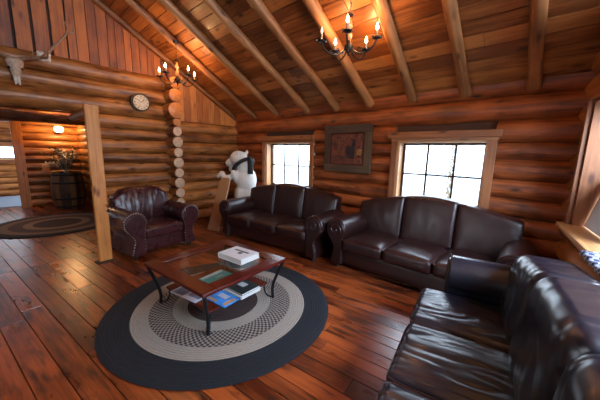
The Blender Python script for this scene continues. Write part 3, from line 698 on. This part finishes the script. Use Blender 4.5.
# ------------------------------------------------------------------ chandeliers
def chandelier(loc, label, dims, chain_top):
    root = thing('chandelier', label, 'chandelier', loc, 0, 'candle chandeliers')
    rr_ = Vector((0.737, 0.676, 0)); tw = Vector((0.676, -0.737, 0))
    c = MB(); c.lathe([(0.001, -0.10), (0.018, -0.09), (0.010, -0.075), (0.03, -0.06), (0.05, -0.03), (0.05, 0.0), (0.03, 0.012), (0.018, 0.03), (0.014, 0.05)], n=16); c.build('hub', 'bronze', root)
    c = MB(); c.lathe([(0.014, 0.05), (0.026, 0.07), (0.030, 0.10), (0.018, 0.13), (0.014, 0.16), (0.026, 0.18), (0.028, 0.21), (0.015, 0.24), (0.010, 0.27)], n=16); c.build('column', 'turned', root)
    c = MB(); c.lathe([(0.010, 0.27), (0.03, 0.28), (0.03, 0.295), (0.008, 0.31)], n=12)
    c.build('top_cap', 'bronze', root)
    ch = MB(); zz = 0.31; k = 0
    while zz < chain_top-loc[2]-0.03:
        ring = [(0.011*math.cos(R(a))*(1 if k % 2 else 0), 0.011*math.cos(R(a))*(0 if k % 2 else 1), zz+0.016+0.019*math.sin(R(a))) for a in range(0, 361, 45)]
        ch.tube(ring, 0.0028, 5, caps=False); zz += 0.031; k += 1
    ch.lathe([(0.045, chain_top-loc[2]-0.035), (0.05, chain_top-loc[2]-0.015), (0.05, chain_top-loc[2])], n=14)
    ch.build('chain', 'iron', root)
    for i in range(5):
        ph = R(175-72*i); d = rr_*math.cos(ph)+tw*math.sin(ph); rad = 0.29
        pr = [(0.03, -0.02), (0.08, -0.075), (0.15, -0.095), (0.22, -0.075), (0.27, -0.03), (rad, 0.02)]
        a = MB(); a.tube(catmull([d*r+Vector((0, 0, z)) for r, z in pr], 5), 0.008, 8)
        a.tube(catmull([d*r+Vector((0, 0, z)) for r, z in ((0.10, -0.085), (0.13, -0.055), (0.115, -0.03), (0.095, -0.045))], 4), 0.004, 6)
        ao = a.build('arm', 'iron', root); C0 = d*rad
        cu = MB(); cu.lathe([(0.008, 0.012), (0.040, 0.022), (0.046, 0.032), (0.012, 0.030)], C0, 12)
        for q in range(6):
            e = Vector((math.cos(q*1.047), math.sin(q*1.047), 0)); cu.tube([C0+e*0.03+Vector((0, 0, 0.026)), C0+e*0.05+Vector((0, 0, 0.036)), C0+e*0.062+Vector((0, 0, 0.026))], [0.010, 0.009, 0.002], 5, squash=0.4)
        cu.build('drip_cup', 'iron', ao)
        ca = MB(); ca.lathe([(0.011, 0.03), (0.011, 0.095), (0.007, 0.098)], C0, 10); ca.build('candle_sleeve', 'candle', ao)
        b = MB(); b.lathe([(0.006, 0.098), (0.013, 0.112), (0.0145, 0.125), (0.010, 0.145), (0.005, 0.160), (0.0008, 0.172)], C0, 10)
        b.build('bulb', 'bulb_dim' if i in dims else 'bulb', ao)
        if i not in dims:
            l = bpy.data.lights.new('bulb_light', 'POINT'); l.energy = BULB_WATT; l.color = WARM; l.shadow_soft_size = 0.02
            lo = bpy.data.objects.new('bulb_light', l); COL.objects.link(lo); lo.parent = ao; lo.location = C0+Vector((0, 0, 0.20))
    return root
chandelier((-1.76, 2.62, 2.665), 'black iron candle chandelier hanging above the sofas, one bulb unlit', (0,), ceil_z(2.62)-0.0)
chandelier((-4.93, 2.22, 2.74), 'black iron candle chandelier in front of the log ends, all bulbs lit', (), ceil_z(2.22)-0.10)

# ------------------------------------------------------------------ clock
wc = thing('wall_clock', 'round wood-slice clock with a pale face on the log wall above the armchair', 'clock', (LX+0.13, 1.88, 2.385), 0)
MY = Matrix.Rotation(R(90), 3, 'Y')
c = MB(); c.tube([(0, 0, 0), (0.05, 0, 0), (0.085, 0, 0)], 0.165, 28, wob=0.12, tint=0.1); c.build('bark_body', 'barn', wc)
c = MB(); c.lathe([(0.130, 0), (0.130, 0.006), (0.001, 0.008)], (0.085, 0, 0), 28, MY); c.build('face', simple('clock_face', (0.55, 0.45, 0.32), 0.5, var=0.25, bscale=18), wc)
c = MB()
for i in range(12):
    a = R(30*i); rot_ = Matrix.Rotation(-a, 3, 'X'); c.box((0.094, 0.108*math.sin(a), 0.108*math.cos(a)), (0.002, 0.009, 0.026), rot_)
c.build('hour_marks', 'black', wc, smooth=False)
c = MB(); c.box((0.097, 0.025, 0.028), (0.002, 0.010, 0.075), Matrix.Rotation(R(-42), 3, 'X')); c.build('hour_hand', 'black', wc, smooth=False); c = MB(); c.box((0.099, -0.042, 0.03), (0.002, 0.007, 0.105), Matrix.Rotation(R(54), 3, 'X')); c.build('minute_hand', 'black', wc, smooth=False)

# ------------------------------------------------------------------ framed picture
pc = thing('framed_picture', 'rustic grey barn-wood framed picture of reddish figures between the windows', 'picture', (-2.606, WY-0.155, 1.63), 0)
PW, PH, PF = 0.91, 0.77, 0.125
f_ = MB()
for sgn in (-1, 1):
    f_.box((0, 0, sgn*(PH/2-PF/2)), (PW, 0.045, PF)); f_.box((sgn*(PW/2-PF/2), 0.0, 0), (PF, 0.04, PH-2*PF))
f_.build('frame', 'barn', pc, smooth=False, bevel=0.006)
m, nt, b = new_mat('painted_figures'); L = nt.links.new
tc = N(nt, 'ShaderNodeTexCoord'); v = N(nt, 'ShaderNodeTexVoronoi', Scale=9.0); n_ = N(nt, 'ShaderNodeTexNoise', Scale=6.0, Detail=4.0, Distortion=1.5)
L(tc.outputs['Object'], n_.inputs['Vector']); L(n_.outputs['Color'], v.inputs['Vector'])
rp = ramp(nt, [(0.1, (0.03, 0.014, 0.012)), (0.35, (0.15, 0.035, 0.018)), (0.55, (0.09, 0.026, 0.016)), (0.75, (0.15, 0.07, 0.028)), (0.95, (0.19, 0.045, 0.024))])
sx_n = N(nt, 'ShaderNodeSeparateColor'); L(v.outputs['Color'], sx_n.inputs[0]); L(sx_n.outputs[0], rp.inputs[0]); L(rp.outputs[0], b.inputs['Base Color']); b.inputs['Roughness'].default_value = 0.5
a_ = MB(); a_.box((0, 0.008, 0), (PW-2*PF+0.01, 0.012, PH-2*PF+0.01)); a_.build('canvas', m, pc, smooth=False)
in_ = MB()
for sgn in (-1, 1):
    in_.box((0, -0.004, sgn*(PH/2-PF-0.008)), (PW-2*PF, 0.02, 0.016)); in_.box((sgn*(PW/2-PF-0.008), -0.004, 0), (0.016, 0.02, PH-2*PF-0.03))
in_.build('inner_frame', 'cherry', pc, smooth=False)
d1 = MB()
for x_, z_, s_, tn in ((0.10, -0.06, 0.10, 0), (0.13, 0.10, 0.06, 0), (0.02, -0.02, 0.07, 0)): d1.puffy((s_*0.55, 0.004, s_), 0.003, 4, c=(x_, 0.001, z_))
d1.build('dark_figures', simple('dark_paint', (0.022, 0.014, 0.016), 0.5, var=0.5, bscale=20), pc)
d2 = MB(); d2.puffy((0.045, 0.004, 0.05), 0.003, 4, c=(0.24, 0.0, -0.05)); d2.build('ochre_figure', simple('ochre_paint', (0.24, 0.11, 0.03), 0.5, var=0.4, bscale=20), pc)

# ------------------------------------------------------------------ elk skull with antlers
sk = thing('antler_skull', 'pale skull with long branching antlers mounted on the logs at the upper left', 'skull', (LX+0.16, 0.30, 2.70), 0)
c = MB()
rings = [(0.0, 0.02, 0.10, 0.075), (0.04, 0.03, 0.095, 0.07), (-0.06, 0.06, 0.085, 0.07), (-0.12, 0.08, 0.06, 0.055), (-0.20, 0.10, 0.045, 0.04), (-0.27, 0.11, 0.035, 0.028)]
rings.sort(key=lambda q: -q[0]); vs = []; n = 14
for z_, x_, ry, rx in [(0.075, 0.02, 0.05, 0.04)]+rings+[(-0.29, 0.11, 0.012, 0.012)]:
    for k in range(n): vs.append((x_+rx*math.cos(2*math.pi*k/n), ry*math.sin(2*math.pi*k/n), z_))
m_ = len(vs)//n; c.add(vs, [(i*n+k, (i+1)*n+k, (i+1)*n+(k+1) % n, i*n+(k+1) % n) for i in range(m_-1) for k in range(n)]+[tuple(range(n))]+[tuple((m_-1)*n+k for k in range(n-1, -1, -1))])
c.build('skull', 'bone', sk, sub=1)
for sgn in (-1, 1):
    c = MB(); c.ball((0.085, sgn*0.055, -0.09), 0.026, 10); c.build('eye_socket', 'black', sk)
for sgn in (-1, 1):
    c = MB(); c.tube([(0.135, sgn*0.016, -0.20), (0.13, sgn*0.016, -0.27), (0.11, sgn*0.022, -0.31)], [0.014, 0.018, 0.006], 6); c.build('nasal_bone', 'pale', sk)
for sgn in (-1, 1):
    c = MB()
    main = catmull([(0.03, sgn*0.06, 0.05), (0.10, sgn*0.14, 0.07), (0.20, sgn*0.28, 0.10), (0.26, sgn*0.42, 0.27), (0.24, sgn*0.58, 0.50), (0.20, sgn*0.58, 0.66)], 5)
    c.tube(main, [0.030-0.022*i/len(main) for i in range(len(main))], 10, wob=0.1)
    for base, d1_, d2_ in (((0.10, 0.14, 0.07), (0.26, 0.16, 0.04), (0.34, 0.18, 0.14)), ((0.20, 0.28, 0.10), (0.32, 0.32, 0.08), (0.40, 0.34, 0.18)), ((0.24, 0.58, 0.50), (0.26, 0.66, 0.53), (0.26, 0.65, 0.60))):
        c.tube(catmull([(p[0], sgn*p[1], p[2]) for p in (base, d1_, d2_)], 4), [0.020, 0.019, 0.017, 0.015, 0.013, 0.011, 0.009, 0.006, 0.002], 8)
    c.build('antler', 'antler', sk)
c = MB(); c.puffy((0.02, 0.075, 0.065), 0.018, 8, lambda p, nn: p+nn*0.02*noise.noise(p*30), c=(0.05, 0.26, 0.05)); tag(c.build('pelvis_bone', 'pale', loc=(LX+0.14, 0.36, 2.80)), 'small whitish bone plate fixed to the logs beside the antler skull', 'bone')

# ------------------------------------------------------------------ white bear, board
br = thing('bear_figure', 'standing white bear figure with black scarf in the corner behind the sofa arm', 'bear', (-4.86, 3.50, 0), 0)
c = MB()
def ell(cx, cy, cz, rx, ry, rz, ax=0.0, ay=0.0, az=0.0):
    Mx = Matrix.Rotation(az, 3, 'Z') @ Matrix.Rotation(ay, 3, 'Y') @ Matrix.Rotation(ax, 3, 'X'); c.ball((cx, cy, cz), 1.0, 20, Mx, (rx, ry, rz))
ell(0.02, 0.04, 0.62, 0.26, 0.24, 0.36); ell(0.05, 0.03, 0.95, 0.24, 0.22, 0.30); ell(0.05, 0.0, 1.20, 0.17, 0.16, 0.20)   # belly, chest, neck
ell(-0.10, -0.04, 1.40, 0.215, 0.17, 0.165); ell(-0.27, -0.11, 1.32, 0.155, 0.10, 0.095, 0, R(-22), R(22))                  # head, muzzle
ell(0.03, 0.08, 1.54, 0.045, 0.025, 0.05); ell(0.03, -0.15, 1.53, 0.045, 0.025, 0.05)                                       # ears
ell(-0.02, -0.16, 1.00, 0.09, 0.09, 0.20, R(30), 0, 0); ell(-0.16, -0.30, 0.98, 0.15, 0.075, 0.075, 0, R(-25), R(40)); ell(-0.27, -0.34, 1.07, 0.085, 0.07, 0.07)  # near arm, paw
ell(-0.16, 0.08, 1.05, 0.16, 0.08, 0.08, 0, R(-20), 0); ell(-0.30, -0.06, 1.17, 0.11, 0.08, 0.085)                                       # far arm, paw
for sy in (-0.14, 0.16): ell(0.0, sy, 0.25, 0.12, 0.11, 0.24); ell(-0.09, sy, 0.055, 0.17, 0.09, 0.055)
body = c.build('body', 'bear', br)
rm = body.modifiers.new('blend', 'REMESH'); rm.mode = 'VOXEL'; rm.voxel_size = 0.018; rm.use_smooth_shade = True
sm = body.modifiers.new('soft', 'SMOOTH'); sm.factor = 0.6; sm.iterations = 8
c = MB(); c.ball((-0.415, -0.17, 1.275), 0.032, 10, sc=(1, 1.1, 0.8)); c.build('nose', 'black', br)
for ex, ey in ((-0.245, -0.185), (-0.28, 0.0)):
    c = MB(); c.ball((ex, ey, 1.425), 0.015, 8); c.build('eye', 'black', br)
c = MB(); ring = []
for k in range(25):
    a = 2*math.pi*k/24; ring.append((0.01+0.215*math.cos(a), -0.01+0.195*math.sin(a), 1.255+0.15*math.cos(a)))
c.tube(ring, 0.036, 10, caps=False); sc_o = c.build('scarf', 'black', br)
c = MB(); c.tube([(0.24, -0.02, 1.42), (0.30, -0.04, 1.28), (0.30, -0.04, 1.10)], [0.04, 0.07, 0.07], 8, squash=0.7); c.build('scarf_tail', 'black', sc_o)
for q in range(4):
    c = MB(); c.tube([(-0.33+0.03*q, -0.395, 1.08), (-0.35+0.03*q, -0.42, 1.03), (-0.34+0.03*q, -0.415, 0.98)], [0.010, 0.009, 0.002], 6); c.build('claw', 'pale', br)
bd = thing('tan_board', 'flat tan wooden board leaning on the bear beside the sofa arm', 'board', (-4.80, 2.72, 0), 0)
c = MB(); A = Vector((0, 0, 0.0)); B = Vector((-0.12, 0.40, 1.04)); ax = (B-A).normalized(); side = Vector((1, 0.05, 0)); side = (side-ax*side.dot(ax)).normalized(); nr = ax.cross(side)
Mb = Matrix((side, nr, ax)).transposed()
ol = [(-0.18, 0), (0.18, 0), (0.17, 1.00), (0.12, 1.08), (-0.10, 1.09), (-0.165, 1.03)]
vs = [Mb @ Vector((x, y_, z)) + Vector((0, 0, 0.004)) for y_ in (-0.012, 0.012) for x, z in ol]; n = len(ol)
c.add(vs, [tuple(range(n)), tuple(range(2*n-1, n-1, -1))]+[(k, n+k, n+(k+1) % n, (k+1) % n) for k in range(n)], None, 0.5)
c.build('board', 'plankb', bd, smooth=False, bevel=0.004)

# ------------------------------------------------------------------ far room: barrel, plant, lamp, card
ba = thing('barrel', 'old wooden barrel with iron hoops under the wall lamp in the far room', 'barrel', (-9.25, 1.16, 0), 0)
c = MB(); H_, rb = 0.92, 0.29
for k in range(20):
    a0 = 2*math.pi*k/20; a1 = 2*math.pi*(k+0.93)/20; tn = random.random(); vs = []; fs = []
    for j in range(9):
        z_ = H_*j/8; r = rb+0.065*(1-(2*j/8-1)**2); vs += [(r*math.cos(a0), r*math.sin(a0), z_), (r*math.cos(a1), r*math.sin(a1), z_), ((r-0.02)*math.cos(a1), (r-0.02)*math.sin(a1), z_), ((r-0.02)*math.cos(a0), (r-0.02)*math.sin(a0), z_)]
    for j in range(8):
        for q in range(4): fs.append((4*j+q, 4*j+(q+1) % 4, 4*j+4+(q+1) % 4, 4*j+4+q))
    fs += [(3, 2, 1, 0), (32, 33, 34, 35)]
    c.add(vs, fs, [[(vs[i][2], 0.1*k) for i in f] for f in fs], tn)
c.build('staves', 'barrel', ba, smooth=False)
for z_ in (0.06, 0.26, 0.66, 0.86):
    r = rb+0.065*(1-(2*z_/H_-1)**2)+0.004; c = MB(); c.lathe([(r, z_-0.022), (r+0.004, z_-0.022), (r+0.004, z_+0.022), (r, z_+0.022)], n=28); c.build('hoop', 'iron', ba)
c = MB(); c.lathe([(rb-0.01, H_-0.05), (0.001, H_-0.05)], n=24); c.build('head', 'barrel', ba)
pl = thing('dried_plant', 'dark leafy plant with dried branches standing in the barrel', 'plant', (-9.25, 1.16, 0.88), 0)
c = MB(); c2 = MB(); c3 = MB()
for k in range(34):
    a = random.uniform(0, 6.28); ln = random.uniform(0.3, 0.75); sp_ = random.uniform(0.1, 0.6); h = random.uniform(0.15, 0.65)
    P0 = Vector((0, 0, 0)); P2 = Vector((math.cos(a)*sp_, math.sin(a)*sp_, h))
    if P2.y > 0.28: P2.y = 0.28
    if P2.x < -0.5: P2.x = -0.5
    P1 = (P0+P2)/2+Vector((0, 0, 0.12)); pth = catmull([P0, P1, P2], 5); (c if k % 2 else c2).tube(pth, [0.006-0.004*i/len(pth) for i in range(len(pth))], 5)
    for j in range(3, len(pth)):
        for q in range(3):
            d = Vector((random.uniform(-1, 1), random.uniform(-1, 1), random.uniform(-0.4, 0.8))).normalized(); s = d.cross(Vector((0, 0, 1))).normalized()*0.022; p = pth[j]; e = p+d*0.09; mdl = p+d*0.045
            (c3 if k % 2 else c2).add([p, mdl+s, e, mdl-s], [(0, 1, 2, 3)])
c.build('stems', 'dried', pl); c3.build('leaves', 'leaf', pl, smooth=False); c2.build('dried_sprays', 'pale', pl, smooth=False)
wl = thing('wall_lamp', 'small glowing wall lamp on the log wall above the barrel', 'lamp', (FX+0.11, 1.17, 1.95), 0)
c = MB(); c.lathe([(0.05, -0.0), (0.05, 0.02), (0.015, 0.03)], n=14, M=MY); c.build('back_plate', 'bronze', wl)
c = MB(); c.tube([(0.02, 0, 0), (0.09, 0, -0.02), (0.12, 0, 0.0)], 0.010, 8); c.build('bracket', 'bronze', wl)
c = MB(); c.lathe([(0.05, 0.0), (0.095, 0.05), (0.10, 0.10), (0.07, 0.15)], (0.13, 0, -0.02), 16); c.build('lamp_shade', simple('glowing_shade', (1, 0.85, 0.6), 0.4, emis=(1.0, 0.70, 0.33), estr=14), wl)
l = bpy.data.lights.new('lamp_light', 'POINT'); l.energy = 38; l.color = (1.0, 0.58, 0.24); l.shadow_soft_size = 0.06; lo = bpy.data.objects.new('lamp_light', l); COL.objects.link(lo); lo.parent = wl; lo.location = (0.30, 0, 0.05)
c = MB(); c.box((0, 0, 0), (0.012, 0.15, 0.17)); tag(c.build('paper_card', simple('orange_card', (0.62, 0.28, 0.08), 0.6), smooth=False, loc=(FX+0.125, 0.83, 1.0)), 'small orange card on the log wall just left of the barrel', 'card')

# ------------------------------------------------------------------ things on the side window sill
ck = MB(); o4 = RA+RDIR*2.02
def clf(p, nn): return p+Vector((0, 0, 0.006*math.sin(p.x*60)+0.012*noise.noise(p*9)))
ck.puffy((0.26, 0.10, 0.022), 0.018, 18, clf)
m, nt, b = new_mat('blue_white_knit'); L = nt.links.new
tc = N(nt, 'ShaderNodeTexCoord'); ch_ = N(nt, 'ShaderNodeTexChecker', Scale=38.0); ch_.inputs[1].default_value = (0.02, 0.022, 0.07, 1); ch_.inputs[2].default_value = (0.30, 0.33, 0.45, 1); L(tc.outputs['Object'], ch_.inputs['Vector']); L(ch_.outputs[0], b.inputs['Base Color']); b.inputs['Roughness'].default_value = 0.85
cloth = ck.build('knitted_cloth', m, loc=(o4.x-0.17, o4.y, 0.95)); cloth.rotation_euler = (0, 0, angR); tag(cloth, 'folded blue and white checked cloth on the side window sill behind the near sofa', 'cloth')

def wl_pt(u, v, z): p = RA+RDIR*u+Vector((-RDIR.y, RDIR.x))*v; return Vector((p.x, p.y, z))
sh_ = MB(); e0 = wl_pt(0.73, -0.035, 0.950); e1 = wl_pt(1.42, -0.035, 0.950); e2 = wl_pt(1.42, 0.065, 1.40); e3 = wl_pt(0.73, 0.065, 1.40)
nn_ = (e1-e0).cross(e3-e0).normalized()*0.006
sh_.add([e0, e1, e2, e3, e0+nn_, e1+nn_, e2+nn_, e3+nn_], [(0, 3, 2, 1), (4, 5, 6, 7), (0, 1, 5, 4), (1, 2, 6, 5), (2, 3, 7, 6), (3, 0, 4, 7)])
tag(sh_.build('pale_sheet', simple('pale_blue_sheet', (0.50, 0.60, 0.70), 0.4, var=0.05), smooth=False), 'pale blue-white sheet standing on the side window sill, leaning into the reveal', 'sheet')

# ------------------------------------------------------------------ outdoors
sn = MB(); sn.box((-3, 24, -0.6), (90, 38, 0.1)); sn.box((28, 0, -0.6), (50, 60, 0.1)); struct(sn.build('ground_snow', 'snow', smooth=False))
def fir(loc, h, label):
    root = thing('fir_tree', label, 'tree', loc, 0, 'glare-pale firs outside'); c = MB(); c.tube([(0, 0, 0), (0, 0, h)], [0.10, 0.01], 8); c.build('trunk', 'dried', root)
    c = MB()
    for k in range(150):
        z_ = h*(0.12+0.86*(k/150)); L_ = (1-z_/h)*h*0.26+0.12; a = k*2.4; d = Vector((math.cos(a), math.sin(a), -0.25)); e = Vector((0, 0, z_))
        c.tube([e, e+d*L_*0.6, e+d*L_], [0.03, 0.05, 0.004], 5, squash=0.5)
    c.build('branches', 'glare_pale', root)
fir((-2.9, 11.5, -0.55), 5.2, 'glare-pale fir tree seen through the window over the three-seat sofa')
